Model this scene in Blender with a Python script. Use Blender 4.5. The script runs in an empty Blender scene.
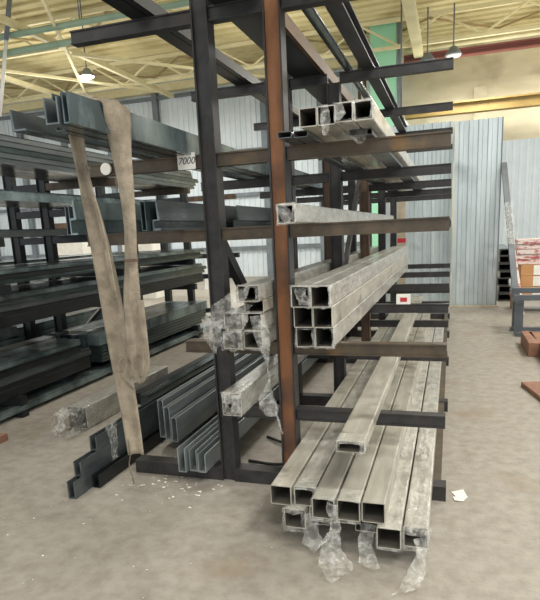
import bpy, bmesh, math, random
from mathutils import Vector, Matrix, noise
random.seed(7)
S = bpy.context.scene
C = S.collection

# ------------------------------------------------------------------ materials
def lin(r, g, b):
    f = lambda c: (c/255/12.92) if c/255 <= .04045 else ((c/255+.055)/1.055)**2.4
    return (f(r), f(g), f(b), 1)

def mat(name, c1, c2=None, scale=6.0, rough=.5, metal=0.0, stretch=(1, 1, 1), bump=0.0, bscale=40.0, lo=.35, hi=.65,
        c3=None, s3=3.0, t3=(.58, .7), coat=0.0, bstretch=None):
    m = bpy.data.materials.new(name); m.use_nodes = True
    nt = m.node_tree; N = nt.nodes; L = nt.links
    b = N['Principled BSDF']
    b.inputs['Roughness'].default_value = rough; b.inputs['Metallic'].default_value = metal
    b.inputs['Coat Weight'].default_value = coat; b.inputs['Coat Roughness'].default_value = .15
    b.inputs['Base Color'].default_value = c1
    tc = N.new('ShaderNodeTexCoord')
    geo = N.new('ShaderNodeNewGeometry')
    if c2:
        mp = N.new('ShaderNodeMapping'); mp.inputs['Scale'].default_value = stretch
        L.new(geo.outputs['Position'], mp.inputs['Vector'])
        nz = N.new('ShaderNodeTexNoise'); nz.inputs['Scale'].default_value = scale; nz.inputs['Detail'].default_value = 6
        nz.inputs['Roughness'].default_value = .62
        L.new(mp.outputs[0], nz.inputs['Vector'])
        rp = N.new('ShaderNodeValToRGB'); rp.color_ramp.elements[0].position = lo; rp.color_ramp.elements[1].position = hi
        rp.color_ramp.elements[0].color = c1; rp.color_ramp.elements[1].color = c2
        L.new(nz.outputs[0], rp.inputs[0]); out = rp.outputs[0]
        if c3:
            n3 = N.new('ShaderNodeTexNoise'); n3.inputs['Scale'].default_value = s3; n3.inputs['Detail'].default_value = 5
            L.new(geo.outputs['Position'], n3.inputs['Vector'])
            r3 = N.new('ShaderNodeMapRange'); r3.inputs[1].default_value = t3[0]; r3.inputs[2].default_value = t3[1]
            L.new(n3.outputs[0], r3.inputs[0])
            mx = N.new('ShaderNodeMix'); mx.data_type = 'RGBA'
            L.new(r3.outputs[0], mx.inputs[0]); L.new(out, mx.inputs[6]); mx.inputs[7].default_value = c3
            out = mx.outputs[2]
        L.new(out, b.inputs['Base Color'])
    if bump:
        mb_ = N.new('ShaderNodeMapping'); mb_.inputs['Scale'].default_value = bstretch or stretch
        L.new(geo.outputs['Position'], mb_.inputs['Vector'])
        nb = N.new('ShaderNodeTexNoise'); nb.inputs['Scale'].default_value = bscale; nb.inputs['Detail'].default_value = 4
        L.new(mb_.outputs[0], nb.inputs['Vector'])
        bp_ = N.new('ShaderNodeBump'); bp_.inputs['Strength'].default_value = bump; bp_.inputs['Distance'].default_value = .02
        L.new(nb.outputs[0], bp_.inputs['Height']); L.new(bp_.outputs[0], b.inputs['Normal'])
    return m

def film_mat():
    m = bpy.data.materials.new('clear_film'); m.use_nodes = True
    nt = m.node_tree; N = nt.nodes; L = nt.links
    b = N['Principled BSDF']; b.inputs['Base Color'].default_value = lin(232, 231, 224); b.inputs['Roughness'].default_value = .12
    tr = N.new('ShaderNodeBsdfTransparent'); mx = N.new('ShaderNodeMixShader')
    geo = N.new('ShaderNodeNewGeometry'); nz = N.new('ShaderNodeTexNoise'); nz.inputs['Scale'].default_value = 30; nz.inputs['Detail'].default_value = 3
    nz.inputs['Distortion'].default_value = .3
    L.new(geo.outputs['Position'], nz.inputs['Vector'])
    r = N.new('ShaderNodeMapRange'); r.inputs[1].default_value = .36; r.inputs[2].default_value = .68; r.inputs[3].default_value = .1; r.inputs[4].default_value = .46
    L.new(nz.outputs[0], r.inputs[0]); L.new(r.outputs[0], mx.inputs[0])
    L.new(tr.outputs[0], mx.inputs[1]); L.new(b.outputs[0], mx.inputs[2])
    bu = N.new('ShaderNodeBump'); bu.inputs['Strength'].default_value = .75; bu.inputs['Distance'].default_value = .02
    L.new(nz.outputs[0], bu.inputs['Height']); L.new(bu.outputs[0], b.inputs['Normal'])
    L.new(mx.outputs[0], N['Material Output'].inputs['Surface'])
    return m

def emit_mat(name, col, st):
    m = bpy.data.materials.new(name); m.use_nodes = True
    b = m.node_tree.nodes['Principled BSDF']; b.inputs['Base Color'].default_value = col
    b.inputs['Emission Color'].default_value = col; b.inputs['Emission Strength'].default_value = st
    return m

M = dict(
    concrete=mat('concrete', lin(134, 127, 116), lin(158, 152, 142), 11, .58, bump=.16, bscale=60, lo=.28, hi=.62, c3=lin(132, 114, 90), s3=1.6, t3=(.58, .8)),
    steel=mat('dark_steel', lin(48, 47, 47), lin(66, 64, 63), 9, .48, .35, c3=lin(72, 60, 50), s3=5, t3=(.62, .78), bump=.08),
    brown=mat('brown_steel', lin(66, 57, 46), lin(90, 77, 60), 8, .5, .2, c3=lin(112, 86, 52), s3=6, t3=(.6, .74), bump=.1),
    rust=mat('rusty_primer', lin(116, 76, 48), lin(142, 94, 58), 7, .65, 0, stretch=(1, 1, .35), c3=lin(82, 58, 46), s3=3, t3=(.5, .66), bump=.1),
    rustdark=mat('dark_rust', lin(82, 66, 55), lin(104, 80, 62), 8, .7, 0, stretch=(1, 1, .4), bump=.1),
    beige=mat('beige_paint', lin(168, 158, 136), lin(188, 178, 156), 8, .6),
    tube=mat('mill_finish_tube', lin(164, 159, 147), lin(192, 188, 175), 5, .4, .3, stretch=(3, .5, 3), bump=.05, c3=lin(136, 131, 118), s3=4),
    tubewrap=mat('film_covered_tube', lin(158, 154, 144), lin(202, 199, 189), 9, .3, .2, stretch=(2.2, .8, 2.2), bump=.45, bscale=16, bstretch=(2, .7, 2), coat=.35, c3=lin(206, 204, 194), s3=11, t3=(.6, .72)),
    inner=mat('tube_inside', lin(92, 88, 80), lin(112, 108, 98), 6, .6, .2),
    green=mat('dark_green_profile', lin(58, 68, 69), lin(82, 95, 95), 4, .2, .65, stretch=(2, .3, 2), c3=lin(92, 108, 104), s3=3, t3=(.58, .75)),
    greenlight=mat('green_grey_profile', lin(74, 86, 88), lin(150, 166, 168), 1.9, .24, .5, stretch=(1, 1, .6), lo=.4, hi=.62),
    slate=mat('slate_profile', lin(84, 91, 93), lin(112, 119, 120), 5, .24, .6, stretch=(2, .4, 2)),
    slatelight=mat('pale_slate_profile', lin(122, 130, 131), lin(148, 155, 155), 5, .32, .25, stretch=(2, .4, 2)),
    black=mat('blackened_profile', lin(30, 32, 34), lin(44, 47, 49), 6, .4, .35, stretch=(2, .4, 2)),
    beamdark=mat('beam_steel', lin(52, 54, 58), lin(74, 77, 82), 6, .42, .4, stretch=(2, .4, 2)),
    beambrown=mat('beam_brown', lin(76, 56, 34), lin(98, 74, 46), 6, .5, .2, stretch=(2, .4, 2)),
    sling=mat('sling_webbing', lin(134, 123, 106), lin(170, 157, 137), 14, .9, 0, bump=.5, bscale=160, c3=lin(120, 108, 90), s3=9, t3=(.55, .8)),
    film=film_mat(),
    sheet=mat('galvanised_sheet', lin(182, 194, 198), lin(206, 216, 219), 2.2, .38, .3, stretch=(2, 1, .4), c3=lin(166, 176, 180), s3=1.4),
    clad=mat('white_cladding', lin(200, 211, 217), lin(216, 225, 230), 1.2, .5, .05),
    cladframe=mat('cladding_frame', lin(104, 112, 118), lin(122, 130, 136), 3, .5, .2),
    brick=mat('cream_plaster', lin(190, 180, 152), lin(208, 199, 172), 1.1, .85, stretch=(.5, 1, 1.4), c3=lin(160, 150, 122), s3=.8, t3=(.5, .68), bump=.1, bscale=14),
    roof=mat('roof_cream', lin(200, 188, 142), lin(216, 206, 162), .7, .8, c3=lin(176, 162, 116), s3=.8, t3=(.52, .7)),
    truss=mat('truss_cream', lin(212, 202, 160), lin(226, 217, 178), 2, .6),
    trussdark=mat('truss_brown', lin(150, 130, 92), lin(170, 150, 108), 2, .7),  # darker brown for the thin lateral bracing bars
    mint=mat('mint_paint', lin(150, 214, 178), lin(166, 226, 192), 1.2, .55),
    mintgrey=mat('grey_green_pipe', lin(138, 164, 144), lin(156, 180, 160), 2, .5),
    redbeam=mat('oxide_red_beam', lin(112, 64, 58), lin(128, 74, 66), 2, .6),
    yellow=mat('crane_yellow', lin(138, 114, 62), lin(156, 132, 76), 2, .55),
    white=mat('white_paint', lin(228, 228, 224), lin(240, 240, 236), 4, .5),
    paper=mat('paper_white', lin(226, 222, 212), lin(240, 238, 230), 8, .85),
    pencil=mat('marker_ink', lin(70, 70, 72)),
    red=mat('label_red', lin(190, 44, 56)),
    redprint=mat('red_print_wrap', lin(222, 208, 200), lin(176, 84, 84), 7, .5, stretch=(.8, 1, 2.5), lo=.5, hi=.6),
    carton=mat('carton_board', lin(184, 134, 88), lin(200, 150, 104), 4, .85),
    timber=mat('red_brown_timber', lin(128, 92, 74), lin(154, 114, 94), 9, .8, stretch=(1, .3, 1), bump=.1),
    stand=mat('stand_grey', lin(84, 90, 94), lin(100, 106, 110), 5, .45, .3),
    rubber=mat('black_band', lin(26, 26, 27), None, 5, .6),
    lamp=emit_mat('lamp_glow', (1, .97, .86, 1), 30),
)

# ------------------------------------------------------------------ mesh helpers
class MB:
    def __init__(s): s.bm = bmesh.new(); s.mi = 0
    def face(s, vs):
        try:
            f = s.bm.faces.new(vs); f.material_index = s.mi; return f
        except ValueError: return None
    def box(s, x0, x1, y0, y1, z0, z1):
        v = [s.bm.verts.new((x, y, z)) for z in (z0, z1) for y in (y0, y1) for x in (x0, x1)]
        for q in ((0, 2, 3, 1), (4, 5, 7, 6), (0, 1, 5, 4), (2, 6, 7, 3), (0, 4, 6, 2), (1, 3, 7, 5)): s.face([v[i] for i in q])
        return s
    def bar(s, a, b, w, h=None):
        h = h or w; a = Vector(a); b = Vector(b); d = (b-a).normalized()
        u = d.cross(Vector((0, 0, 1)))
        if u.length < 1e-3: u = Vector((1, 0, 0))
        u.normalize(); n = u.cross(d)
        v = [s.bm.verts.new(p+u*i*w/2+n*j*h/2) for p in (a, b) for (i, j) in ((-1, -1), (1, -1), (1, 1), (-1, 1))]
        for q in ((0, 1, 2, 3), (7, 6, 5, 4), (0, 4, 5, 1), (1, 5, 6, 2), (2, 6, 7, 3), (3, 7, 4, 0)): s.face([v[i] for i in q])
        return s
    def cyl(s, a, b, r, n=12, cap=True):
        a = Vector(a); b = Vector(b); d = (b-a).normalized(); u = d.orthogonal().normalized(); w = d.cross(u)
        A = [s.bm.verts.new(a+(u*math.cos(t)+w*math.sin(t))*r) for t in [2*math.pi*i/n for i in range(n)]]
        B = [s.bm.verts.new(b+(u*math.cos(t)+w*math.sin(t))*r) for t in [2*math.pi*i/n for i in range(n)]]
        for i in range(n):
            j = (i+1) % n; f = s.face([A[i], A[j], B[j], B[i]])
            if f: f.smooth = True
        if cap: s.face(A[::-1]); s.face(B)
        return s
    def lathe(s, c, prof, n=20):
        rings = [[s.bm.verts.new((c[0]+r*math.cos(2*math.pi*i/n), c[1]+r*math.sin(2*math.pi*i/n), c[2]+z)) for i in range(n)] for r, z in prof]
        for a, b in zip(rings, rings[1:]):
            for i in range(n):
                f = s.face([a[i], a[(i+1) % n], b[(i+1) % n], b[i]])
                if f: f.smooth = True
        s.face(rings[0][::-1]); s.face(rings[-1])
        return s
    def prism(s, pts, axis, a, b):
        # pts: section polygon; axis 'Y': (x,z) section run along y; axis 'X': (y,z) section run along x; axis 'Z': (x,y) run along z
        mk = {'Y': lambda p, t: (p[0], t, p[1]), 'X': lambda p, t: (t, p[0], p[1]), 'Z': lambda p, t: (p[0], p[1], t)}[axis]
        A = [s.bm.verts.new(mk(p, a)) for p in pts]; B = [s.bm.verts.new(mk(p, b)) for p in pts]
        n = len(pts)
        for i in range(n): s.face([A[i], A[(i+1) % n], B[(i+1) % n], B[i]])
        s.face(A[::-1]); s.face(B)
        return s
    def build(s, name, m, parent=None):
        bmesh.ops.recalc_face_normals(s.bm, faces=s.bm.faces)
        me = bpy.data.meshes.new(name); s.bm.to_mesh(me); s.bm.free()
        for k in (m if isinstance(m, (list, tuple)) else [m]): me.materials.append(M[k])
        o = bpy.data.objects.new(name, me); C.objects.link(o)
        if parent: o.parent = parent; o.matrix_parent_inverse = Matrix.Translation(parent.location).inverted() if parent.rotation_euler.z == 0 else (Matrix.Translation(parent.location) @ Matrix.Rotation(parent.rotation_euler.z, 4, 'Z')).inverted()
        return o

def recenter(o, p):
    p = Vector(p)
    o.data.transform(Matrix.Translation(-p)); o.location = p
def tag(o, label=None, cat=None, group=None, kind=None):
    if label: o['label'] = label
    if cat: o['category'] = cat
    if group: o['group'] = group
    if kind: o['kind'] = kind
    return o
def thing(name, loc, label, cat, group=None):
    o = bpy.data.objects.new(name, None); C.objects.link(o); o.location = loc; o.empty_display_size = .1
    return tag(o, label, cat, group)
def struct(o): o['kind'] = 'structure'; return o

def rrect(x0, x1, z0, z1, r, n=3):
    P = []
    for cx, cz, a0 in ((x1-r, z0+r, -90), (x1-r, z1-r, 0), (x0+r, z1-r, 90), (x0+r, z0+r, 180)):
        for i in range(n+1):
            a = math.radians(a0+90*i/n); P.append((cx+r*math.cos(a), cz+r*math.sin(a)))
    return P
def tube_mesh(w, h, t, L, r=.008):
    # hollow rectangular tube, origin at bottom middle of the front end, running along +Y
    b = MB(); o = rrect(-w/2, w/2, 0, h, r); i = rrect(-w/2+t, w/2-t, t, h-t, max(r-t, .002))
    R = lambda P, y: [b.bm.verts.new((x, y, z)) for x, z in P]
    o0, o1, i0, i1 = R(o, 0), R(o, L), R(i, 0), R(i, L); n = len(o)
    for k in range(n):
        j = (k+1) % n
        b.mi = 0; b.face([o0[k], o0[j], o1[j], o1[k]]); b.face([o0[k], i0[k], i0[j], o0[j]]); b.face([o1[k], o1[j], i1[j], i1[k]])
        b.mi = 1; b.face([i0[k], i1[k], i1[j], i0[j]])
    return b
def tube(name, label, x0, x1, z0, z1, y, L, m='tube', t=.005, group=None, rz=0, cat='metal tube'):
    o = tube_mesh(x1-x0, z1-z0, t, L).build(name, [m, 'inner'])
    o.location = ((x0+x1)/2, y, z0); o.rotation_euler.z = rz
    return tag(o, label, cat, group)

def film_ribbon(path, parent, amp=.02, n=22, m=9, seed=0, name='plastic_wrap', thick=.0):
    # crumpled sheet following path [(centre, width vector), ...]
    b = MB(); K = len(path)-1; G = []
    for i in range(n+1):
        t = i/n*K; k = min(int(t), K-1); f = t-k
        c = Vector(path[k][0]).lerp(Vector(path[k+1][0]), f); w = Vector(path[k][1]).lerp(Vector(path[k+1][1]), f)
        row = []
        for j in range(m+1):
            s = j/m-.5; p = c+w*s
            q = p*14+Vector((seed*7.3, seed*3.1, 0))
            d = noise.noise_vector(q)*amp + noise.noise_vector(q*2.7)*amp*.35
            row.append(b.bm.verts.new(p+d))
        G.append(row)
    for i in range(n):
        for j in range(m):
            f = b.face([G[i][j], G[i][j+1], G[i+1][j+1], G[i+1][j]]); f.smooth = True
    return b.build(name, 'film', parent)
def film_collar(x0, x1, z0, z1, y, parent, front=.05, back=.16, amp=.012, seed=0, close=.0, name='plastic_wrap'):
    # loose film sleeve sticking out round an open tube end
    b = MB(); n = 32; rings = []
    for i, yy in enumerate([y+back, y+.002, y-.004, y-front*.5, y-front]):
        row = []; sh = close*max(0, (i-2))/2
        for k in range(n):
            a = 2*math.pi*k/n; cx, cz = math.cos(a), math.sin(a); q = max(abs(cx), abs(cz))
            e = .0008 if i < 2 else .004; hx, hz = (x1-x0)/2+e, (z1-z0)/2+e
            p = Vector(((x0+x1)/2+cx/q*hx*(1-sh), yy, (z0+z1)/2+cz/q*hz*(1-sh)))
            g = amp*(0 if i < 2 else 1.0)
            d = noise.noise_vector(p*20+Vector((seed*5.7, seed, seed*2.2)))*g
            if i < 2:  # keep off the tube skin
                d = Vector((abs(d.x)*cx, d.y, abs(d.z)*cz))
            row.append(b.bm.verts.new(p+d))
        rings.append(row)
    for r0, r1 in zip(rings, rings[1:]):
        for k in range(n):
            f = b.face([r0[k], r0[(k+1) % n], r1[(k+1) % n], r1[k]]); f.smooth = True
    return b.build(name, 'film', parent)

def u_section(w, h, t=.006, lip=0):
    P = [(-w/2, 0), (w/2, 0), (w/2, h), (w/2-t, h), (w/2-t, t), (-w/2+t, t), (-w/2+t, h), (-w/2, h)]
    return P
def c_section(w, h, t=.006, lip=.018):   # box channel with a slot on top
    return [(-w/2, 0), (w/2, 0), (w/2, h), (w/2-lip, h), (w/2-lip, h-t), (w/2-t, h-t), (w/2-t, t), (-w/2+t, t), (-w/2+t, h-t), (-w/2+lip, h-t), (-w/2+lip, h), (-w/2, h)]
def groove_section(w, h, k=3, d=.01):    # solid looking bar with grooves along its faces
    P = [(-w/2, 0), (w/2, 0)]; s = h/k
    for i in range(k):
        z = i*s; P += [(w/2, z+s*.62), (w/2-d, z+s*.68), (w/2-d, z+s*.94), (w/2, z+s)]
    Q = [(-x, z) for x, z in P[2:]][::-1]
    return P+Q
def i_section(w, h, tf=.012, tw=.01):
    return [(-w/2, 0), (w/2, 0), (w/2, tf), (tw/2, tf), (tw/2, h-tf), (w/2, h-tf), (w/2, h), (-w/2, h), (-w/2, h-tf), (-tw/2, h-tf), (-tw/2, tf), (-w/2, tf)]
def l_section(w, h, t=.007): return [(0, 0), (w, 0), (w, t), (t, t), (t, h), (0, h)]
def profile(name, label, sec, x, y0, y1, z, m, group=None, rz=0, cat='steel profile'):
    o = MB().prism(sec, 'Y', 0, y1-y0).build(name, m); o.location = (x, y0, z); o.rotation_euler.z = rz
    return tag(o, label, cat, group)

# ------------------------------------------------------------------ camera
F, ROLL, PITCH, YAW, CY = 562.33, -2.745, 12.306, 18.075, 354.56
ya, pi_, ro = map(math.radians, (YAW, PITCH, ROLL))
fw = Vector((-math.sin(ya)*math.cos(pi_), math.cos(ya)*math.cos(pi_), -math.sin(pi_)))
rt = Vector((math.cos(ya), math.sin(ya), 0)); up = rt.cross(fw)
r2 = rt*math.cos(ro)+up*math.sin(ro); u2 = -rt*math.sin(ro)+up*math.cos(ro)
cd = bpy.data.cameras.new('camera'); cam = bpy.data.objects.new('camera', cd); C.objects.link(cam)
cam.matrix_world = Matrix(((r2.x, u2.x, -fw.x, 0), (r2.y, u2.y, -fw.y, 0), (r2.z, u2.z, -fw.z, 1.6), (0, 0, 0, 1)))
cd.sensor_width = 36; cd.lens = F/600*36; cd.shift_y = (CY-300)/600; cd.clip_start = .05; cd.clip_end = 200
S.camera = cam

# ------------------------------------------------------------------ setting
struct(MB().box(-24, 8, -4, 22, -.1, 0).build('floor', 'concrete'))
ZC = 7.25
b = MB(); b.box(-24, 8, -3, 21, ZC+.06, ZC+.16)
y = -2.8
while y < 20.9:
    b.box(-24, 8, y, y+.16, ZC, ZC+.06); y += .42
struct(b.build('ceiling', 'roof'))

def corrug(x0, x1, y, z0, z1, pitch=.2, d=.03):
    pts = []; x = x0
    while x < x1-1e-6:
        for f, dd in ((0, 0), (.45, 0), (.55, -d), (.9, -d)):
            xx = x+pitch*f
            if xx < x1: pts.append((xx, y+dd))
        x += pitch
    pts.append((x1, pts[-1][1]))
    return pts+[(p[0], p[1]+.004) for p in pts[::-1]]
wb = struct(MB().prism(corrug(-24, -1.75, 20, 0, 6.95), 'Z', 0, 7.1).build('wall_back', 'clad'))
b = MB()
for x in [-22.6, -20.6, -18.6, -16.6, -14.55, -12.5, -10.45, -8.4, -6.3, -4.3, -2.3]: b.box(x-.1, x+.1, 19.8, 19.96, 0, 6.7)
for z in (1.0, 2.9, 4.4, 6.5): b.box(-24, -1.75, 19.84, 19.95, z, z+.12)
struct(b.build('trim_1', 'cladframe'))
b = MB().box(-24, -1.75, 19.7, 20, 6.72, 6.98); struct(b.build('trim_2', 'truss'))
b = MB(); b.box(-1.75, 14, 20.4, 20.7, 0, ZC+.1)
for x in (.58, 4.6, 8.5): b.box(x, x+.4, 20.24, 20.42, 0, 5.75)
b.box(-1.75, 14, 20.32, 20.42, 5.35, 5.5)
struct(b.build('wall_rear', 'brick'))
struct(MB().prism(corrug(.86, 9, 16, 0, 3.55, .16, .022), 'Z', 0, 3.55).build('wall_right', 'clad'))
# ceiling structure
def truss(y, label, zb=6.45, zt=7.2):
    t = thing('roof_truss', (-6, y, zb), label, 'roof truss', 'cream roof trusses')
    MB().box(-24, 14, y-.05, y+.05, zb, zb+.08).build('bottom_chord', 'truss', t)
    MB().box(-24, 14, y-.05, y+.05, zt-.06, zt+.04).build('top_chord', 'truss', t)
    b = MB(); x = -23.5; k = 0
    while x < 12:
        b.bar((x, y, zb+.06), (x+1.1, y, zt-.04), .05); b.bar((x+1.1, y, zt-.04), (x+2.2, y, zb+.06), .05)
        x += 2.2
    b.build('web_members', 'truss', t)
    b = MB(); x = -23.5
    while x < 5:
        b.bar((x, y, zt-.1), (x+1.9, y+2.0, zt-.03), .05); b.bar((x+1.9, y+2.0, zt-.03), (x+3.8, y, zt-.1), .05); x += 3.8
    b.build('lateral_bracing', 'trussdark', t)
truss(9.4, 'cream lattice roof truss crossing the ceiling nearest the camera')
truss(13.6, 'cream lattice roof truss whose long chord crosses above the bright lamp')
truss(17.6, 'cream lattice roof truss farthest back, in front of the rear walls')
def roof_beam(x, z, y0, y1, label, m='truss', w=.12, h=.14):
    o = MB().box(x-w/2, x+w/2, y0, y1, z, z+h).build('roof_beam', m); tag(o, label, 'beam', 'long roof beams')
roof_beam(-1.02, 6.38, 4, 20.2, 'cream roof beam running back right of the mint green column', w=.26, h=.22)
roof_beam(-12.9, 6.42, 4, 19.6, 'cream roof beam running back at the far left of the ceiling')
roof_beam(-9.6, 6.42, 4, 19.6, 'cream roof beam running back over the left storage rack')
roof_beam(-6.4, 6.42, 4, 19.6, 'cream roof beam running back above the left post of the rack')
# slanted bracing under the roof
for i, (a, c, lab) in enumerate([((-14.5, 10, 6.3), (-9.4, 18.5, 6.4), 'thin slanted roof brace at the upper left of the ceiling'),
                   ((-7.2, 9.4, 6.35), (-11.8, 17.6, 6.4), 'thin slanted roof brace crossing above the bright lamp'),
                   ((-9.4, 13.6, 6.3), (-4.9, 19.4, 6.4), 'thin slanted roof brace right of the bright lamp'),]):
    tag(MB().bar(a, c, .07).build('roof_brace', 'truss'), lab, 'roof brace', 'slanted roof braces')
t = thing('overhead_pipe', (-10, 12, 6.36), 'upper of two mint green pipes crossing the ceiling at left', 'pipe', 'mint overhead pipes')
MB().cyl((-24, 12, 6.36), (-5.0, 12, 6.36), .07).build('pipe_run', 'mintgrey', t)
for x in (-20, -15, -8): MB().cyl((x, 12, 6.42), (x, 12, ZC), .015, 8).build('hanger', 'cladframe', t)
t = thing('overhead_pipe', (-10, 12, 6.0), 'lower of two mint green pipes crossing the ceiling at left', 'pipe', 'mint overhead pipes')
MB().cyl((-24, 12, 6.0), (-5.0, 12, 6.0), .07).build('pipe_run', 'mintgrey', t)
for x in (-20, -15, -8): MB().cyl((x, 12.085, 6.0), (x, 12.085, ZC), .015, 8).build('hanger', 'cladframe', t)
t = thing('slanted_pole', (-10.4, 11.95, 4.7), 'white pole with grey top slanting up to the roof at far left', 'pole')
MB().cyl((-10.36, 11.8, 4.6), (-9.88, 11.8, 6.2), .042).build('shaft', 'white', t)
MB().cyl((-9.88, 11.8, 6.2), (-9.57, 11.8, ZC), .055).build('sleeve', 'cladframe', t)
# column, pipes, crane rail
t = thing('building_column', (-1.98, 18.3, 0), 'mint green painted building column rising to the roof behind the rack', 'column')
MB().box(-2.37, -1.62, 18, 18.7, 0, ZC).build('shaft', 'mint', t)
MB().box(-1.6, -1.5, 17.98, 18.12, 0, ZC).build('dark_side_strip', 'cladframe', t)  # column's dark right side, put in as a separate grey strip
for i, x in enumerate((-2.72, -2.56)):
    tag(MB().cyl((x, 18.2, 0), (x, 18.2, ZC), .05).build('downpipe', 'beambrown'), ['brown downpipe left of mint column, farther from it', 'brown downpipe left of mint column, right beside it'][i], 'pipe', 'brown downpipes by the column')
b = MB().prism([(19.2+x, z+4.83) for x, z in i_section(.3, .34, .05, .06)], 'X', -1.45, 14)
tag(b.build('crane_rail_beam', 'yellow'), 'yellow crane beam running along the cream rear wall', 'beam')
tag(MB().prism([(18.6+x, z+6.28) for x, z in i_section(.22, .2, .04, .05)], 'X', -1.45, 14).build('roof_tie_beam', 'redbeam'), 'dark red beam crossing high in front of the cream rear wall', 'beam')
tag(MB().cyl((-1.4, 18.3, 6.55), (14, 18.3, 6.55), .06).build('overhead_pipe', 'truss'), 'pale pipe just above the dark red beam at upper right', 'pipe')
# high bay lamps
def bay_lamp(x, y, z, label, lit=True):
    t = thing('high_bay_lamp', (x, y, z), label, 'lamp', 'high bay lamps')
    sh = MB().lathe((x, y, z), [(.22, 0), (.2, .05), (.1, .2), (.07, .22)]).build('lamp_shade', 'cladframe', t)
    MB().lathe((x, y, z-.03), [(.05, -.03), (.17, 0), (.19, .03)]).build('lens', 'lamp' if lit else 'white', sh)
    MB().cyl((x, y, z+.22), (x, y, ZC), .02, 8).build('hanger_rod', 'cladframe', t)
bay_lamp(-10.55, 15.9, 6.42, 'glowing high bay lamp under the roof at upper left')
bay_lamp(-.05, 17.2, 5.98, 'unlit high bay lamp hanging near the dark red beam, right one', False)
bay_lamp(-.72, 17.2, 5.9, 'unlit high bay lamp hanging beside the cream roof beam, left one', False)
bay_lamp(-1.25, 15.2, 3.95, 'glowing lamp glimpsed just behind the rack arm ends at upper right')

# ------------------------------------------------------------------ main cantilever rack
FY = [3.25+1.695*i for i in range(5)]
XL, XR = -1.37, -.947
LV = dict(T=2.84, A=2.066, B=1.636, D=.94, E=.52)
AH = .075
rack = thing('cantilever_rack', (-1.16, 3.25, 0), 'tall steel cantilever rack with rusty posts loaded with square tubes and profiles', 'storage rack')
def post(x, y, ztop, web, flange, parent, w=.1):
    b = MB(); b.mi = 0; b.box(x-w/2+.008, x+w/2-.008, y-.03, y-.02, 0, ztop)
    b.mi = 1; b.box(x-w/2, x-w/2+.009, y-.05, y+.05, 0, ztop); b.box(x+w/2-.009, x+w/2, y-.05, y+.05, 0, ztop)
    return b.build('post', [web, flange], parent)
def arm(x0, x1, y, z, m, parent, h=AH, name='arm', tip=0):
    o = MB().prism([(y+a, z-h+c) for a, c in i_section(.07, h, .008, .05)], 'X', x0, x1).build(name, m, parent)
    return o
for i, y in enumerate(FY):
    post(XL, y, 2.9, ['steel', 'steel', 'rustdark', 'steel', 'steel'][i], ['steel', 'steel', 'steel', 'steel', 'steel'][i], rack)
    post(XR, y, 3.0 if i == 0 else 2.765, ['rust', 'steel', 'rustdark', 'steel', 'steel'][i], ['steel', 'steel', 'rustdark', 'steel', 'steel'][i], rack)
    for k, z in LV.items():
        cm = {'T': 'steel', 'A': 'brown', 'B': 'brown', 'D': 'brown', 'E': 'steel'}[k] if i == 0 else 'steel'
        if i == 0 and k == 'A': mm = 'brown'
        arm(XR+.051, -.012, y, z, cm, rack)
        arm(XL+.051, XR-.051, y, z, cm, rack, name='crosspiece')
        tipx = {'T': -2.225, 'A': -2.19, 'B': -2.27, 'D': -1.62, 'E': None}[k]
        if tipx: arm(tipx, XL-.051, y, z, cm, rack)
    for (a, c) in ((-2.07, XL-.051), (XL+.051, XR-.051), (XR+.051, .0)):
        MB().box(a, c, y-.05, y+.05, 0, .09).build('base_beam', 'steel', rack)
for y0, y1 in zip(FY, FY[1:]):
    MB().box(-.085, -.03, y0+.05, y1-.05, .02, .085).build('base_spacer', 'brown', rack)
MB().bar((XL, 3.31, 1.56), (XL, 4.88, .12), .05, .07).build('brace', 'black', rack)
MB().bar((XL, 6.69, 1.56), (XL, 8.28, .12), .05, .07).build('brace', 'black', rack)
MB().bar((XR, 5.02, 1.0), (XR, 6.58, 2.4), .04, .06).build('brace', 'steel', rack)
# number sheet on the second arm
t = thing('number_sheet', (-1.51, 3.2, 2.03), 'white paper sheet with handwritten 7000 on the arm left of the post', 'paper sheet')
MB().box(-1.568, -1.452, 3.203, 3.2055, 1.985, 2.08).build('sheet', 'paper', t)
fc = bpy.data.curves.new('writing', 'FONT'); fc.body = '7000'; fc.size = .055; fc.shear = .25; fc.align_x = 'CENTER'; fc.align_y = 'CENTER'; fc.extrude = .0005
fo = bpy.data.objects.new('tmp', fc); C.objects.link(fo)
bpy.context.view_layer.update()
me = bpy.data.meshes.new_from_object(fo.evaluated_get(bpy.context.evaluated_depsgraph_get())); C.objects.unlink(fo)
me.transform(Matrix.Translation((-1.51, 3.202, 2.032)) @ Matrix.Rotation(math.radians(90), 4, 'X')); me.materials.clear(); me.materials.append(M['pencil'])
wo = bpy.data.objects.new('writing', me); C.objects.link(wo); wo.parent = t; wo.matrix_parent_inverse = Matrix.Translation(t.location).inverted()
t = thing('tag_label', (-2.06, 3.2, 2.03), 'round white sticker on the brown arm tip beside the sling', 'sticker')
MB().cyl((-2.065, 3.2145, 2.03), (-2.065, 3.2, 2.03), .036, 20).build('sticker_face', 'paper', t)

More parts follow.
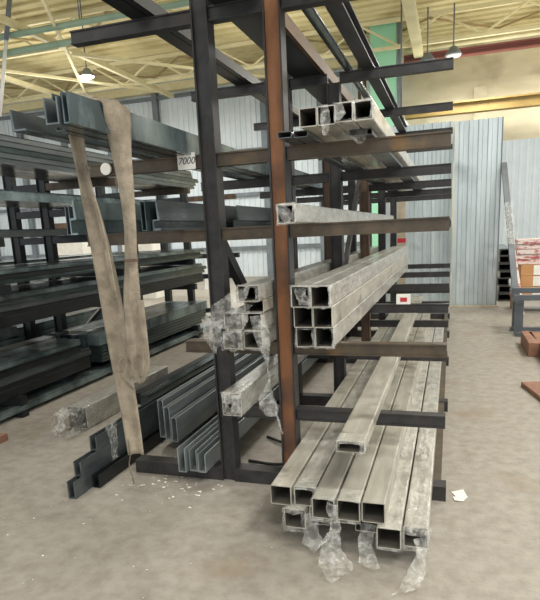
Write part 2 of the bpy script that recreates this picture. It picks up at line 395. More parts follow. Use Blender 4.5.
# ------------------------------------------------------------------ tubes, right side
GP = 'tubes in the floor pile'
Z1, Z2 = .0915, .201; HT = .107
U = [(-.878, 2.585, 'tube', 'bare square tube at the left end of the upper floor pile row'),
     (-.753, 2.60, 'tubewrap', 'film covered square tube second from left in the upper floor pile row'),
     (-.632, 2.49, 'tube', 'square tube in the middle of the upper floor pile row, film trailing to floor'),
     (-.508, 2.495, 'tube', 'square tube second from right in the upper floor pile row'),
     (-.388, 2.50, 'tube', 'bare open square tube at the right end of the upper floor pile row')]
up_tubes = []
for x, y, m, lab in U: up_tubes.append(tube('square_tube', lab, x, x+.113, Z2, Z2+HT, y, 6.1, m, group=GP))
Lw = [(-.80, 2.56, 'tubewrap', 'film wrapped square tube at the left end of the lower floor pile row'),
      (-.679, 2.62, 'tubewrap', 'square tube second from left in the lower floor pile row'),
      (-.558, 2.66, 'tubewrap', 'square tube third from left in the lower floor pile row'),
      (-.437, 2.60, 'tubewrap', 'square tube third from right in the lower floor pile row'),
      (-.313, 2.47, 'tubewrap', 'open square tube second from right in the lower floor pile row'),
      (-.190, 2.51, 'tubewrap', 'film wrapped square tube at the right edge of the lower floor pile row')]
lo_tubes = []
for x, y, m, lab in Lw: lo_tubes.append(tube('square_tube', lab, x, x+.115, Z1, Z1+HT, y, 6.0, m, group=GP))
top_tube = tube('rectangular_tube', 'flat rectangular tube lying alone on the lowest arms above the floor pile', -.522, -.38, .5205, .582, 2.585, 5.9, 'tube')
film_collar(-.522, -.38, .5205, .582, 2.585, top_tube, .03, .1, .01, 3, .3)
film_collar(-.753, -.64, Z2, Z2+HT, 2.60, up_tubes[1], .02, .1, .008, 1, .25)
film_collar(-.632, -.519, Z2, Z2+HT, 2.49, up_tubes[2], .03, .12, .012, 2)
film_ribbon([((-.525, 2.47, .30), (.05, .0, 0)), ((-.515, 2.455, .17), (.05, .02, 0)), ((-.525, 2.44, .07), (.09, .03, 0)), ((-.50, 2.38, .022), (.16, .05, 0)), ((-.47, 2.30, .018), (.10, .06, 0))], up_tubes[2], .022, 26, 10, 5)
film_collar(-.508, -.395, Z2, Z2+HT, 2.495, up_tubes[3], .015, .12, .008, 4)
film_collar(-.80, -.685, Z1, Z1+HT, 2.56, lo_tubes[0], .05, .1, .014, 6, .1)
film_ribbon([((-.655, 2.56, .19), (.06, 0, .02)), ((-.65, 2.50, .08), (.07, .02, .03)), ((-.60, 2.49, .035), (.06, .02, .06)), ((-.55, 2.52, .11), (.05, .02, .04))], lo_tubes[1], .016, 22, 8, 7)
film_ribbon([((-.37, 2.57, .15), (.08, 0, .0)), ((-.37, 2.50, .06), (.06, .03, 0)), ((-.35, 2.45, .02), (.09, .03, 0)), ((-.31, 2.40, .015), (.05, .03, 0))], lo_tubes[3], .016, 20, 8, 8)
film_collar(-.190, -.075, Z1, Z1+HT, 2.51, lo_tubes[5], .06, .22, .016, 9, .15)
film_ribbon([((-.10, 2.47, .18), (.07, .02, .02)), ((-.105, 2.43, .09), (.05, .03, .0)), ((-.12, 2.39, .035), (.08, .03, 0)), ((-.15, 2.30, .018), (.10, .04, 0)), ((-.18, 2.24, .014), (.07, .05, 0))], lo_tubes[5], .018, 24, 10, 10)
film_collar(-.313, -.198, Z1, Z1+HT, 2.47, lo_tubes[4], .012, .12, .007, 11)

# bundle of six on the middle arm
rows = ['bottom', 'middle', 'top']; b6 = []
for r in range(3):
    for c in range(2):
        x = -.842+c*.112
        b6.append(tube('square_tube', '%s %s square tube in the bundle of six right of the rusty post' % (rows[r], ['left', 'right'][c]), x, x+.11, .9405+r*.1205, .9405+r*.1205+.12, 3.085-r*.04, 5.75, ['tubewrap', 'tube', 'tubewrap'][r], group='bundle of six tubes'))
for k, (r, c) in enumerate(((0, 0), (0, 1), (2, 0), (2, 1))):
    x = -.842+c*.112; z = .9405+r*.1205
    film_collar(x, x+.11, z, z+.12, 3.085-r*.04, b6[r*2+c], .03, .05, .012, 20+k, .25 if r == 0 else .15)
film_ribbon([((-.80, 3.04, 1.29), (.09, 0, 0)), ((-.78, 3.0, 1.24), (.05, 0, .02)), ((-.76, 3.01, 1.19), (.07, 0, 0))], b6[4], .012, 12, 6, 25)

# wrapped tube on third arm
o = tube('square_tube', 'single film wrapped square tube on the arm above the bundle of six', -.842, -.745, 1.6365, 1.733, 2.8, 5.1, 'tubewrap')
film_collar(-.842, -.745, 1.6365, 1.733, 2.8, o, .015, .1, .008, 31, .35)
film_ribbon([((-.82, 2.80, 1.72), (.05, 0, .02)), ((-.795, 2.795, 1.68), (.07, 0, 0)), ((-.79, 2.80, 1.645), (.03, 0, 0))], o, .012, 10, 6, 32)

# second arm: two flat tubes and four square tubes
tube('flat_tube', 'small flat tube beside rusty post under the four square tubes, left one', -.866, -.79, 2.0665, 2.099, 2.95, 5.9, 'slate', .003, 'flat tubes on the second arm')
tube('flat_tube', 'small flat tube half under the leftmost square tube on second arm', -.785, -.71, 2.0665, 2.099, 2.97, 5.9, 'slate', .003, 'flat tubes on the second arm')
tube('flat_tube', 'flat spacer tube hidden under the right square tubes on second arm', -.52, -.40, 2.0665, 2.099, 3.1, 5.6, 'slate', .003, 'flat tubes on the second arm')
q4 = []
for k, x in enumerate((-.735, -.643, -.551, -.456)):
    q4.append(tube('square_tube', ['leftmost bare square tube of four on the second arm', 'second square tube from left of four on the second arm, torn film',
        'third square tube from left of four on the second arm, film in mouth', 'rightmost film wrapped square tube of four on the second arm'][k], x, x+.09, 2.0995, 2.19, 2.9-(.0 if k < 2 else .03), 5.9, 'tube' if k == 0 else 'tubewrap', group='four tubes on the second arm'))
film_ribbon([((-.60, 2.88, 2.19), (.03, 0, 0)), ((-.595, 2.865, 2.12), (.05, 0, 0)), ((-.60, 2.87, 2.05), (.025, 0, 0))], q4[1], .012, 14, 6, 41)
film_collar(-.551, -.461, 2.0995, 2.19, 2.87, q4[2], .03, .06, .012, 42, .15)
film_ribbon([((-.53, 2.85, 2.18), (.04, 0, .02)), ((-.52, 2.845, 2.13), (.06, 0, 0)), ((-.54, 2.85, 2.10), (.03, 0, 0))], q4[2], .014, 12, 6, 43)
film_collar(-.456, -.366, 2.0995, 2.19, 2.87, q4[3], .012, .06, .008, 44, .3)
film_ribbon([((-.47, 3.12, 2.095), (.10, 0, 0)), ((-.47, 3.10, 2.06), (.08, 0, 0)), ((-.465, 3.11, 2.03), (.03, 0, 0))], q4[2], .01, 10, 6, 45)
film_ribbon([((-.60, 3.5, 2.094), (.08, 0, 0)), ((-.60, 3.48, 2.04), (.06, 0, 0)), ((-.62, 3.5, 1.99), (.03, 0, 0))], q4[1], .01, 10, 6, 46)

# film wrapped bundle between the posts, on the middle arm
mb = []
for (x0, x1, z0, z1, y, m, lab) in [(-1.262, -1.146, .9405, 1.045, 3.0, 'tubewrap', 'lower left tube of the torn film bundle between the posts'),
        (-1.142, -1.026, .9405, 1.045, 3.02, 'tubewrap', 'lower right tube of the torn film bundle between the posts'),
        (-1.262, -1.146, 1.046, 1.15, 3.03, 'tubewrap', 'middle left tube of the torn film bundle between the posts'),
        (-1.142, -1.026, 1.046, 1.15, 3.02, 'tubewrap', 'middle right tube of the torn film bundle between the posts'),
        (-1.13, -1.012, 1.151, 1.222, 3.03, 'tube', 'flat open tube under the crumpled top tube between the posts'),
        (-1.14, -1.012, 1.223, 1.315, 2.96, 'tubewrap', 'topmost film wrapped tube of the bundle between the posts')]:
    mb.append(tube('rectangular_tube', lab, x0, x1, z0, z1, y, 5.8, m, group='torn film bundle between the posts'))
film_collar(-1.262, -1.146, .9405, 1.045, 3.0, mb[0], .05, .05, .02, 51, .1)
film_collar(-1.142, -1.026, .9405, 1.045, 3.02, mb[1], .05, .05, .02, 52, .1)
film_collar(-1.14, -1.012, 1.223, 1.315, 2.96, mb[5], .05, .1, .02, 53, .3)
film_ribbon([((-1.09, 2.93, 1.31), (.10, 0, .03)), ((-1.13, 2.88, 1.25), (.10, 0, -.05)), ((-1.19, 2.88, 1.18), (.09, 0, -.08)), ((-1.25, 2.90, 1.13), (.10, 0, -.08)), ((-1.33, 2.93, 1.10), (.08, 0, -.07))], mb[5], .026, 30, 12, 54)
film_ribbon([((-1.12, 2.96, 1.20), (.13, 0, .0)), ((-1.13, 2.91, 1.12), (.12, 0, 0)), ((-1.17, 2.90, 1.04), (.10, 0, .02)), ((-1.18, 2.93, .955), (.08, 0, 0))], mb[3], .026, 26, 12, 55)
film_ribbon([((-1.29, 2.93, 1.12), (.14, 0, .0)), ((-1.29, 2.92, 1.05), (.12, 0, .03)), ((-1.29, 2.93, .98), (.07, 0, .02)), ((-1.30, 2.95, .93), (.02, 0, .0))], mb[0], .02, 22, 10, 56)
film_ribbon([((-1.04, 2.98, 1.14), (.08, 0, 0)), ((-1.01, 2.97, 1.04), (.11, 0, 0)), ((-1.0, 2.98, .93), (.05, 0, 0)), ((-.995, 2.99, .87), (.012, 0, 0)), ((-.99, 3.0, .78), (.008, 0, 0)), ((-1.0, 3.0, .74), (.02, 0, 0)), ((-1.01, 3.0, .64), (.10, 0, 0)), ((-1.0, 3.0, .57), (.12, 0, 0)), ((-.99, 3.0, .54), (.06, 0, 0))], mb[1], .012, 40, 8, 57)
film_ribbon([((-.965, 3.0, .58), (.016, 0, 0)), ((-.94, 3.0, .50), (.012, 0, 0)), ((-.925, 3.0, .43), (.01, 0, 0))], mb[1], .006, 10, 3, 59)
# wrapped bundle on the lowest crosspiece
o = tube('rectangular_tube', 'film wrapped tube with crumpled end on the lowest crosspiece between the posts', -1.305, -1.18, .5205, .665, 3.02, 5.2, 'tubewrap')
film_collar(-1.305, -1.18, .5205, .665, 3.02, o, .05, .18, .022, 58, .55)
film_collar(-1.30, -1.185, .53, .66, 3.03, o, .03, .06, .02, 60, .9)

# beams on the top arms
def ibeam(x, w, h, lab, m='beamdark', y0=2.2, L=6.2, tw=.012):
    o = MB().prism(i_section(w, h, .012, tw), 'Y', 0, L).build('steel_beam', m); o.location = (x, y0, 2.8405); tag(o, lab, 'steel beam', 'beams on the top arms')
ibeam(-1.745, .1, .1, 'dark steel beam on the top arms left of the dark post', 'black', L=6.3)
profile('steel_channel', 'narrow steel channel beside the leftmost beam on the top arms', u_section(.045, .07), -1.665, 2.2, 8.5, 2.8405, 'black', 'beams on the top arms', cat='steel beam')
o = MB().prism(c_section(.235, .10, .01, .05), 'Y', 0, 6.3).build('steel_beam', 'black'); o.location = (-1.1665, 2.2, 2.8405); tag(o, 'widest dark plate beam on the top arms between the posts', 'steel beam', 'beams on the top arms')
profile('steel_channel', 'brown channel on the top arms just right of the widest beam', u_section(.032, .09, .008), -1.027, 2.25, 8.4, 2.8405, 'beambrown', 'beams on the top arms', cat='steel beam')
o = MB().cyl((0, 0, .033), (0, 6.2, .033), .033, 20).build('round_pipe', 'slate'); o.location = (-.835, 2.2, 2.8405); tag(o, 'round steel pipe on the top arms right of the brown channel', 'pipe')
ibeam(-.665, .1, .1, 'dark steel beam at the right on the top arms', y0=2.2, L=6.3)

# small sign box
t = thing('marker_box', (-.35, 4.94, .94), 'small white box with red label standing on an arm over the floor pile', 'box')
q = -.385
MB().box(q-.055, q+.06, 4.91, 4.96, .9405, 1.02).build('box_body', 'paper', t)
MB().box(q-.022, q+.035, 4.907, 4.9098, .962, .998).build('red_label', 'red', t)
# beige post with red band behind the rack
t = thing('beige_post', (-.86, 10.75, 0), 'beige upright post with red band behind the end of bundle of six', 'post')
MB().box(-.94, -.80, 10.75, 10.87, 0, 2.35).build('shaft', 'beige', t)
MB().box(-.943, -.797, 10.746, 10.874, 1.29, 1.37).build('red_band', 'red', t)

# ------------------------------------------------------------------ left side of main rack
GL = 'profiles on the second left arm'
Z = 2.0665
profile('steel_channel', 'upright channel with pale green face hung with the sling, nearest the dark post', u_section(.03, .122, .006), -1.49, 2.07, 8.0, Z, 'greenlight', GL)
profile('steel_channel', 'upright channel with two thin lips, second from the dark post under the sling', u_section(.066, .105, .007), -1.552, 2.06, 8.0, Z, 'slate', GL)
profile('steel_channel', 'taller upright channel set back behind the two lipped one under the sling', u_section(.05, .155, .007), -1.622, 2.2, 8.1, Z, 'green', GL)
profile('angle_profile', 'steel angle whose pointed end shows left of the sling wrapped channels', [(0, 0), (.07, 0), (.07, .008), (.014, .008), (.006, .088), (0, .088)], -1.79, 2.1, 8.0, Z, 'slate', GL, math.radians(.8))
GB = 'tall profiles on the third left arm'
Z = 1.6365
SP = [(-.02, 0), (.03, 0), (.03, .012), (-.012, .012), (-.012, .085), (.03, .09), (.022, .2), (.012, .2), (.012, .1), (-.02, .1)]
profile('steel_channel', 'tall pale green channel on the third arm behind the sling, leftmost', SP, -2.19, 2.98, 8.6, Z, 'greenlight', GB)
profile('steel_channel', 'thin dark lipped channel left beside the tall pale green one on the third arm', u_section(.03, .17, .005), -2.235, 3.0, 8.6, Z, 'slate', GB)
profile('steel_channel', 'tall grey channel on the third arm starting left of the dark post', [(-.02, 0), (.03, 0), (.03, .012), (-.01, .012), (-.01, .05), (.028, .055), (.016, .165), (.008, .165), (.014, .06), (-.02, .06)], -1.585, 2.9, 8.6, Z, 'slate', GB)
profile('steel_channel', 'thin dark lipped channel just left of the tall grey channel on the third arm', u_section(.032, .16, .005), -1.635, 2.86, 8.6, Z, 'green', GB)
profile('steel_channel', 'grey channel on the third arm whose end shows between the two posts', [(-.02, 0), (.03, 0), (.03, .012), (-.01, .012), (-.01, .05), (.028, .055), (.016, .16), (.008, .16), (.014, .06), (-.02, .06)], -1.485, 3.9, 9.4, Z, 'slate', GB)
# lower profiles on base beams
G2 = 'upright channels by the sling'
for k, (x, y, h, m, lab) in enumerate([(-2.085, 3.64, .30, 'slatelight', 'tallest upright channel standing right of the sling foot'), (-2.015, 3.60, .26, 'slatelight', 'upright channel right of the tallest one by the sling foot'),
                         (-1.945, 3.57, .19, 'slatelight', 'lowest and rightmost upright channel right of the sling foot')]):
    o = profile('steel_channel', lab, c_section(.05, h, .008, .019), x, y, 9.4, .0905, m, G2)
G3 = 'channels between base beams'
for k, (x, h, y, m, lab) in enumerate([(-1.645, .165, 3.08, 'slatelight', 'left of three upright channels on the base beam left of dark post'), (-1.578, .145, 3.11, 'slatelight', 'middle of three upright channels on the base beam left of dark post'), (-1.513, .125, 3.10, 'slatelight', 'right of three upright channels on the base beam, against dark post')]):
    profile('steel_channel', lab, u_section(.056, h, .007), x, y, 9.0, .0905, m, G3)
# nested stepped channels on the floor
G4 = 'stepped channels on the floor'
for k, (x, y, z0, h, m, lab) in enumerate([(-2.262, 2.745, 0.0005, .115, 'slate', 'lowest stepped channel on the floor, its end nearest the camera'),
        (-2.262, 2.83, .116, .10, 'slate', 'second stepped channel on the floor, set back on the lowest'),
        (-2.262, 3.02, .217, .10, 'slate', 'topmost stepped channel on the floor with torn film band')]):
    o = profile('steel_channel', lab, u_section(.056, h, .009), x, y, 8.4, z0, m, G4)
    if k == 2:
        film_ribbon([((-2.235, 3.2, .345), (.0, .13, 0)), ((-2.226, 3.2, .23), (0, .10, 0)), ((-2.222, 3.2, .08), (0, .08, 0))], o, .012, 16, 6, 71)
profile('steel_channel', 'low dark channel lying right of the stepped channels on the floor', u_section(.05, .09, .008), -2.20, 2.92, 8.2, .0005, 'black', G4)
# wrapped bundle lying on the floor in the aisle
o = tube('rectangular_tube', 'film wrapped tube with gaping plastic end lying in the aisle on the left', -3.16, -2.97, .0005, .20, 3.92, 1.5, 'tubewrap')
film_collar(-3.16, -2.97, .0005, .20, 3.92, o, .22, .2, .03, 61, .05)
film_ribbon([((-3.10, 3.86, .19), (.2, 0, 0)), ((-3.12, 3.78, .12), (.06, .02, .03)), ((-3.14, 3.72, .04), (.16, .02, 0))], o, .03, 18, 8, 62)
for k in range(2):
    profile('shade_profile', 'dark profile added for the rack shadow on the aisle floor, %s' % ['nearer the rack posts', 'farther from the rack posts'][k], groove_section(.1, .115, 2, .01), -2.80-k*.108, 4.6+.06*k, 8.9, .0005, ['green', 'black'][k], 'profiles added for aisle shade')  # added profiles that darken the aisle floor where the rack's shadow falls
# black strapping band on the floor between the posts
cu = bpy.data.curves.new('band', 'CURVE'); cu.dimensions = '3D'; cu.bevel_depth = .011; cu.bevel_resolution = 3
sp = cu.splines.new('BEZIER'); P = [(-1.345, 3.52, .012), (-1.10, 3.46, .03), (-.80, 3.60, .03), (-.86, 3.86, .03), (-1.12, 3.84, .03), (-1.36, 4.0, .012)]
sp.bezier_points.add(len(P)-1)
for bpt, p in zip(sp.bezier_points, P): bpt.co = p; bpt.handle_left_type = bpt.handle_right_type = 'AUTO'
fo = bpy.data.objects.new('tmp2', cu); C.objects.link(fo); bpy.context.view_layer.update()
me = bpy.data.meshes.new_from_object(fo.evaluated_get(bpy.context.evaluated_depsgraph_get())); C.objects.unlink(fo); me.materials.clear(); me.materials.append(M['rubber'])
o = bpy.data.objects.new('strapping_band', me); C.objects.link(o); tag(o, 'loose black strapping band curling on the floor behind the rusty post', 'band')

# ------------------------------------------------------------------ webbing sling
def bpx(u, v, Y):
    d = fw+r2*((u-270)/F)-u2*((v-CY)/F); k = Y/d.y
    return Vector((0, 0, 1.6))+d*k
sl = thing('lifting_sling', (-1.55, 2.4, .46), 'worn beige webbing sling draped over the channels and hanging down the rack', 'sling')
def strap(name, path, th=.007, fold=.0, m='sling'):
    # path: (centre, width vector)
    b = MB(); K = len(path)-1; n = K*7; rows = []
    cs = [Vector(p[0]) for p in path]; ws = [Vector(p[1]) for p in path]
    def cr(A, t):
        k = min(int(t), K-1); f = t-k; p0, p1, p2, p3 = A[max(k-1, 0)], A[k], A[k+1], A[min(k+2, K)]
        return .5*((2*p1)+(p2-p0)*f+(2*p0-5*p1+4*p2-p3)*f*f+(3*p1-p0-3*p2+p3)*f**3)
    for i in range(n+1):
        t = i/n*K; c = cr(cs, t); w = cr(ws, t); tan = (cr(cs, min(t+.05, K))-cr(cs, max(t-.05, 0))).normalized()
        nr = tan.cross(w).normalized(); f_, bk = [], []
        for j in range(7):
            s = j/6-.5; off = fold*(1-abs(s)*2)+.004*noise.noise(c*9+Vector((s*3, 0, 0)))+.0035*math.cos(s*math.pi*6)
            p = c+w*s+nr*off
            f_.append(b.bm.verts.new(p+nr*th/2)); bk.append(b.bm.verts.new(p-nr*th/2))
        rows.append(f_+bk[::-1])
    for a, c in zip(rows, rows[1:]):
        for j in range(14):
            f = b.face([a[j], a[(j+1) % 14], c[(j+1) % 14], c[j]]); f.smooth = True
    b.face(rows[0][::-1]); b.face(rows[-1])
    return b.build(name, m, sl)
wv = Vector((.95, .31, 0))
def W(px, Y): return wv*(px*Y/540)
SY = 2.42
f1 = [((-1.56, SY, 2.203), (0, .23, 0)), ((-1.50, SY, 2.202), (0, .23, 0)), ((-1.463, SY-.01, 2.185), (.01, .21, 0)), ((-1.452, SY-.025, 2.12), (.05, .14, 0))]
for (u, v, w, dy) in [(122, 158, 20, .0), (127, 195, 15, .0), (130, 230, 13, .0), (131, 262, 14, .0), (132, 300, 19, -.01), (135, 345, 20, -.03), (138, 378, 17, -.05)]:
    f1.append((bpx(u, v, SY+dy), W(w, SY)))
strap('front_strand', f1, fold=.02)
f2 = [((-1.56, SY, 2.212), (0, .22, 0)), ((-1.63, SY-.01, 2.232), (0, .22, 0)), ((-1.675, SY-.02, 2.2), (.02, .18, 0)), ((-1.685, SY-.02, 2.10), (.05, .06, 0))]
for (u, v, w, dy) in [(83, 175, 13, -.02), (95, 225, 19, .0), (106, 275, 23, .01), (115, 325, 24, .01), (123, 375, 22, .02), (130, 415, 20, .02), (136, 455, 19, .02)]:
    f2.append((bpx(u, v, SY+dy), W(w, SY)))
strap('rear_strand', f2, fold=-.028)
f6 = [(bpx(u, v, SY-.03), W(w, SY)) for (u, v, w) in [(82, 163, 3), (89, 185, 3.5), (97, 210, 4), (104, 240, 4.5), (111, 275, 5), (116, 300, 4)]]
strap('folded_edge', f6, th=.006)
f7 = [(bpx(u, v, SY-.035), W(15, SY)) for (u, v) in [(131, 259), (131.3, 262)]]
strap('seam_band', f7, th=.008, m='rustdark')
f3 = [(bpx(u, v, SY+dy), W(w, SY)) for (u, v, w, dy) in [(140, 300, 7, -.04), (145, 340, 6, -.05), (147, 366, 5.5, -.07), (141, 383, 5, -.09), (135, 371, 5.5, -.08), (133, 345, 7, -.06)]]
strap('bottom_loop', f3, fold=.004)
f4 = [(bpx(u, v, SY-.08), W(4, SY)) for (u, v) in [(122, 372), (125, 358), (118, 366), (124, 380), (134, 390)]]
strap('loose_thread', f4, th=.003)
f5 = [(bpx(u, v, SY-.01), W(1.6, SY)) for (u, v) in [(128, 440), (130, 455), (129, 465), (132, 476), (134, 484)]]
strap('frayed_end', f5, th=.003)

# ------------------------------------------------------------------ left storage rack
lr = thing('cantilever_rack', (-5.1, 6.1, 0), 'dark steel cantilever rack along the left filled with long green profiles', 'storage rack')
LX, RX = -5.35, -4.85
lev = [2.31, 1.99, 1.665, 1.245, .86, .2, .04]
for y in (4.13, 6.1, 8.08, 10.06):
    post(LX, y, 2.75, 'black', 'black', lr, .12); post(RX, y, 2.75, 'black', 'black', lr, .12)
    for z in lev:
        MB().box(RX+.06, -3.8, y-.04, y+.04, max(0, z-.085), z).build('arm', 'black' if z < 2.2 else 'brown', lr)
        MB().box(LX+.06, RX-.06, y-.04, y+.04, max(0, z-.085), z).build('crosspiece', 'black', lr)
        if z in (1.245, .86, .2, .04): MB().box(-6.3, LX-.06, y-.04, y+.04, max(0, z-.085), z).build('arm', 'black', lr)
for y0, y1 in ((6.14, 8.02),):
    MB().bar((RX, y0, .2), (RX, y1, 1.1), .04, .05).build('brace', 'black', lr)
names = ['top', 'second', 'third', 'fourth', 'fifth', 'sixth', 'lowest']
def load(i, rows, w, sec, n, y0, y1, ms, x1=-3.86, extra=''):
    z = lev[i]+.0005; k = 0
    for r, h in enumerate(rows):
        for c in range(n):
            x = x1-w/2-c*(w+.012)-r*.006
            m = 'greenlight' if (c == 0 and r == len(rows)-1 and i in (1, 3, 4, 5, 6)) else ms[(r*2+c) % len(ms)]  # paler green on top front profiles paints in the shiny edge band
            profile('long_profile', 'long dark profile, %s from aisle, %s layer, %s level of left rack%s' % (['first', 'second', 'third', 'fourth', 'fifth'][c], ['bottom', 'second', 'third', 'fourth', 'fifth', 'sixth'][r], names[i], extra), sec(w, h), x, y0+random.uniform(-.06, .06), y1+random.uniform(-.12, .12), z, m, 'profiles on the left rack')
        z += h+.0008
gs = lambda w, h: groove_section(w, h, 1, .012)
gs6 = lambda w, h: groove_section(w, h, 5, .012)
gs3 = lambda w, h: groove_section(w, h, 3, .012)
load(0, [.052]*5, .17, gs, 4, 2.6, 8.5, ['slate', 'green', 'slate'])
load(1, [.095], .17, lambda w, h: groove_section(w, h, 1, .02), 4, 2.7, 8.4, ['green', 'slate'])
load(2, [.068], .2, gs, 4, 2.7, 8.6, ['slate', 'green'])
load(3, [.045, .045, .045], .17, gs, 4, 2.6, 8.5, ['green', 'slate', 'black'])
load(4, [.14, .05, .05, .05], .17, gs, 4, 2.6, 8.6, ['black', 'green', 'slate'])
load(5, [.14, .07, .07, .06], .2, gs, 3, 2.5, 5.25, ['black', 'green', 'slate', 'greenlight'], extra=', near end')
load(5, [.20, .13], .17, gs6, 4, 5.5, 8.6, ['green', 'greenlight'], extra=', far end')
load(6, [.072], .2, gs, 4, 2.5, 8.6, ['greenlight', 'green'])
for i, hh in ((3, .13), (4, .2), (5, .3), (6, .07)): load(i, [hh], .3, gs3, 2, 3.0, 8.8, ['black', 'green'], x1=-5.5, extra=', far side')
tag(MB().box(-3.75, -3.5, 3.42, 3.56, 0, .06).build('timber_block', 'timber'), 'brown timber block on the floor at the lower left edge', 'timber')

# far side shelving bits seen through the left rack
t = thing('white_frame', (-7.2, 15.5, 0), 'white metal frame standing far behind, seen between the two posts', 'frame')
for a, c in (((-6.95, 15.5, 0), (-6.7, 15.5, 2.0)), ((-6.35, 15.5, 0), (-6.1, 15.5, 2.0)), ((-6.7, 15.5, 2.0), (-6.1, 15.5, 2.0))):
    MB().bar(a, c, .09).build('frame_bar', 'white', t)
for k, (x, y, z, lab) in enumerate([(-9.4, 12.4, 0, 'pale crate pile far behind the left rack, left of the sling'), (-8.0, 13.4, 0, 'pale crate pile far behind the left rack, right of the sling')]):
    t = thing('crate_stack', (x, y, 0), lab, 'crates')
    for j in range(5): MB().box(x-.5+.04*j, x+.5, y, y+.7, j*.42, j*.42+.38).build('crate', ['paper', 'white', 'beige', 'paper', 'rustdark'][j], t)

# ------------------------------------------------------------------ right aisle
t = thing('corrugated_sheet', (.41, 11.6, 0), 'tall grey corrugated sheet standing on the floor at the rack end', 'metal sheet')
MB().prism(corrug(.02, .83, 11.6, 0, 3.42, .165, .028), 'Z', .0005, 3.42).build('sheet', 'sheet', t)
MB().box(.832, .85, 11.56, 11.62, .0005, 3.42).build('edge_strip', 'cladframe', t)
tag(MB().prism(corrug(-1.3, 0.0, 12.0, 0, 3.48, .165, .028), 'Z', .0005, 3.5).build('corrugated_sheet', 'sheet'), 'corrugated sheet half hidden behind the ends of the rack arms', 'metal sheet')
t = thing('sheet_plinth', (.41, 11.5, 0), 'pale timber strip on the floor below the corrugated sheet', 'timber')
MB().box(.0, .88, 11.40, 11.5, 0, .03).build('strip', 'beige', t)

t = thing('steel_trestle', (.95, 8.75, 0), 'grey steel trestle with double rail at the right edge', 'trestle')
MB().box(.86, 3.2, 8.48, 8.56, .50, .575).build('rail', 'stand', t); MB().box(.86, 3.2, 8.98, 9.06, .545, .62).build('rail', 'stand', t)
MB().box(.88, .99, 8.56, 8.64, .02, .50).build('post', 'stand', t); MB().box(.88, .97, 8.90, 8.98, .02, .545).build('post', 'stand', t)
MB().box(.87, .98, 8.5, 9.05, .46, .499).build('tie', 'stand', t)
MB().box(.85, 3.2, 8.84, 8.92, 0, .06).build('foot_beam', 'stand', t); MB().box(.89, 1.15, 8.42, 8.55, 0, .05).build('foot', 'stand', t)
MB().box(2.8, 2.9, 8.56, 8.64, .02, .50).build('post', 'stand', t)

def timber(lab, x0, x1, y0, y1, z0, z1, rz=0):
    b = MB().box(-(x1-x0)/2, (x1-x0)/2, 0, y1-y0, 0, z1-z0); o = b.build('timber_beam', 'timber'); o.location = ((x0+x1)/2, y0, z0); o.rotation_euler.z = rz
    bv = o.modifiers.new('bevel', 'BEVEL'); bv.width = .006
    tag(o, lab, 'timber', 'red brown timbers at the right')
timber('short red brown timber with end facing camera, left of the longer one', .9, 1.02, 7.15, 7.95, 0, .17)
timber('long red brown timber leaving the frame at right, below the trestle', 1.06, 1.36, 6.3, 7.9, 0, .17, math.radians(3))
timber('flat orange brown board on the floor at the right edge', .82, 1.4, 5.2, 5.9, 0, .045, math.radians(12))

# cartons, packs and bars behind the trestle
pl = thing('pallet', (1.9, 11.1, 0), 'low wooden pallet under the cartons behind the trestle', 'pallet')
for k in range(4): MB().box(1.06, 2.8, 10.72+.2*k, 10.84+.2*k, .22, .26).build('deck_board', 'timber', pl)
for k in range(3): MB().box(1.08+.8*k, 1.2+.8*k, 10.72, 11.44, 0, .2195).build('bearer', 'timber', pl)
for k in range(3):
    z = .2605+k*.192
    t = thing('carton', (1.8, 11.08, z), '%s cardboard carton with white label on the pallet behind the trestle' % ['bottom', 'middle', 'top'][k], 'carton', 'cartons behind the trestle')
    MB().box(1.17, 2.5, 10.75, 11.4, z, z+.188).build('carton_body', 'carton', t)
    MB().box(1.37, 2.0, 10.746, 10.7496, z+.01, z+.178).build('white_label', 'paper', t)
for k in range(5):
    z = .8375+k*.087
    o = MB().box(-.9, .9, 0, .5, 0, .078).build('long_pack', 'redprint'); o.location = (2.0, 10.8+.03*(k % 2), z); o.rotation_euler.z = math.radians(random.uniform(-1, 1))
    tag(o, '%s flat pack in red and white wrap on the cartons' % ['lowest', 'second lowest', 'middle', 'second highest', 'topmost'][k], 'pack', 'red and white packs')
t = thing('leaning_board', (1.0, 10.5, 0), 'dark grey board leaning against the corrugated sheet by the cartons', 'board')
A0, A1 = Vector((1.06, 10.3, .02)), Vector((.86, 11.45, 2.75))
MB().bar((1.10, 10.35, .03), (.875, 11.45, 2.62), .1, .03).build('board', 'stand', t)
t = thing('leaning_strip', (1.15, 10.5, 0), 'thin red and white strip leaning beside the dark board', 'strip')
MB().bar((1.19, 10.35, .02), (.955, 11.3, 1.95), .035, .03).build('strip', 'redprint', t)
film_ribbon([((.95, 11.0, 1.9), (.14, 0, 0)), ((.97, 10.9, 1.5), (.16, 0, 0)), ((1.0, 10.75, 1.2), (.1, 0, 0))], t, .02, 14, 6, 81)
for k in range(7):
    z = .0005+k*.15
    tube('stacked_profile', '%s dark profile of the stack between corrugated sheet and leaning board' % ['lowest', 'second', 'third', 'fourth', 'fifth', 'sixth', 'topmost'][k], .92+.02*(k % 2), 1.2-.03*(k % 3), z, z+.149, 12.3+.1*(k % 3), 2.5, 'slate', .02, 'dark profile stack', cat='steel profile')

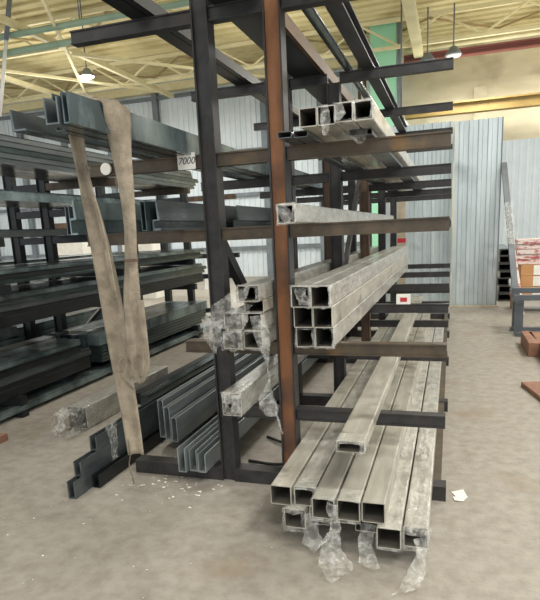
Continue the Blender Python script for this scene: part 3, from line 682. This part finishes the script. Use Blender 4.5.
# litter
t = thing('paper_scrap', (.085, 3.28, 0), 'torn white paper scrap on the floor beside the base beam', 'paper')
b = MB(); V = [b.bm.verts.new(p) for p in ((.03, 3.33, .004), (.10, 3.36, .012), (.125, 3.27, .004), (.06, 3.26, .006))]; b.face(V)
V = [b.bm.verts.new(p) for p in ((.04, 3.27, .003), (.12, 3.26, .014), (.10, 3.22, .003), (.05, 3.215, .006))]; b.face(V); b.build('scrap', 'paper', t)
b = MB()
def chip(x, y, s):
    if (-2.35 < x < -2.12 and y > 2.68) or x < -2.75: return
    a = random.uniform(0, 6.3); V = []
    for k in range(4):
        aa = a+k*math.pi/2+random.uniform(-.4, .4); V.append(b.bm.verts.new((x+s*math.cos(aa)*random.uniform(.5, 1), y+s*math.sin(aa)*random.uniform(.3, .8), .002+random.uniform(0, .006))))
    b.face(V)
for k in range(55): chip(random.gauss(-1.75, .22), random.gauss(3.02, .09), random.uniform(.006, .02))
for k in range(30): chip(random.gauss(-1.9, .15), random.gauss(3.6, .2), random.uniform(.006, .018))
for k in range(40): chip(random.uniform(-2.6, -.6), random.uniform(1.7, 3.0), random.uniform(.003, .011))
for k in range(14): chip(random.uniform(-.1, .8), random.uniform(2.5, 8), random.uniform(.006, .014))
tag(b.build('floor_litter', 'paper'), 'scattered white paper chips on the concrete floor', 'litter', kind='stuff')

# ------------------------------------------------------------------ light
w = bpy.data.worlds.new('hall'); S.world = w; w.use_nodes = True
w.node_tree.nodes['Background'].inputs[0].default_value = (.93, .97, 1, 1); w.node_tree.nodes['Background'].inputs[1].default_value = .95
def area(name, loc, sx, sy, e, col, rot=(0, 0, 0)):
    l = bpy.data.lights.new(name, 'AREA'); l.shape = 'RECTANGLE'; l.size = sx; l.size_y = sy; l.energy = e; l.color = col
    o = bpy.data.objects.new(name, l); C.objects.link(o); o.location = loc; o.rotation_euler = rot
for i, (x, y, e) in enumerate(((2.6, 1.5, 200), (3.4, 7, 200), (-3.3, 5.5, 110), (-7.5, 9, 120), (1.0, -1.5, 130), (4.2, 18.4, 230), (.6, 17.8, 170), (3.8, 11.5, 95), (-5.0, 15, 200), (-11, 15, 260), (-15, 11, 140))):  # overhead lamps, with some added to brighten the rear and left walls
    area('hall_lamp_and_fill', (x, y, 6.0), 1.2, 1.2, e, (1, .975, .93))
    area('hall_lamp_and_fill', (x, y, 5.3), 2.6, 2.6, e*.2, (1, .97, .9), (math.pi, 0, 0))  # added uplight with no fixture, brightens the ceiling
S.view_settings.view_transform = 'Standard'; S.view_settings.look = 'None'; S.view_settings.gamma = 1; S.view_settings.exposure = .4
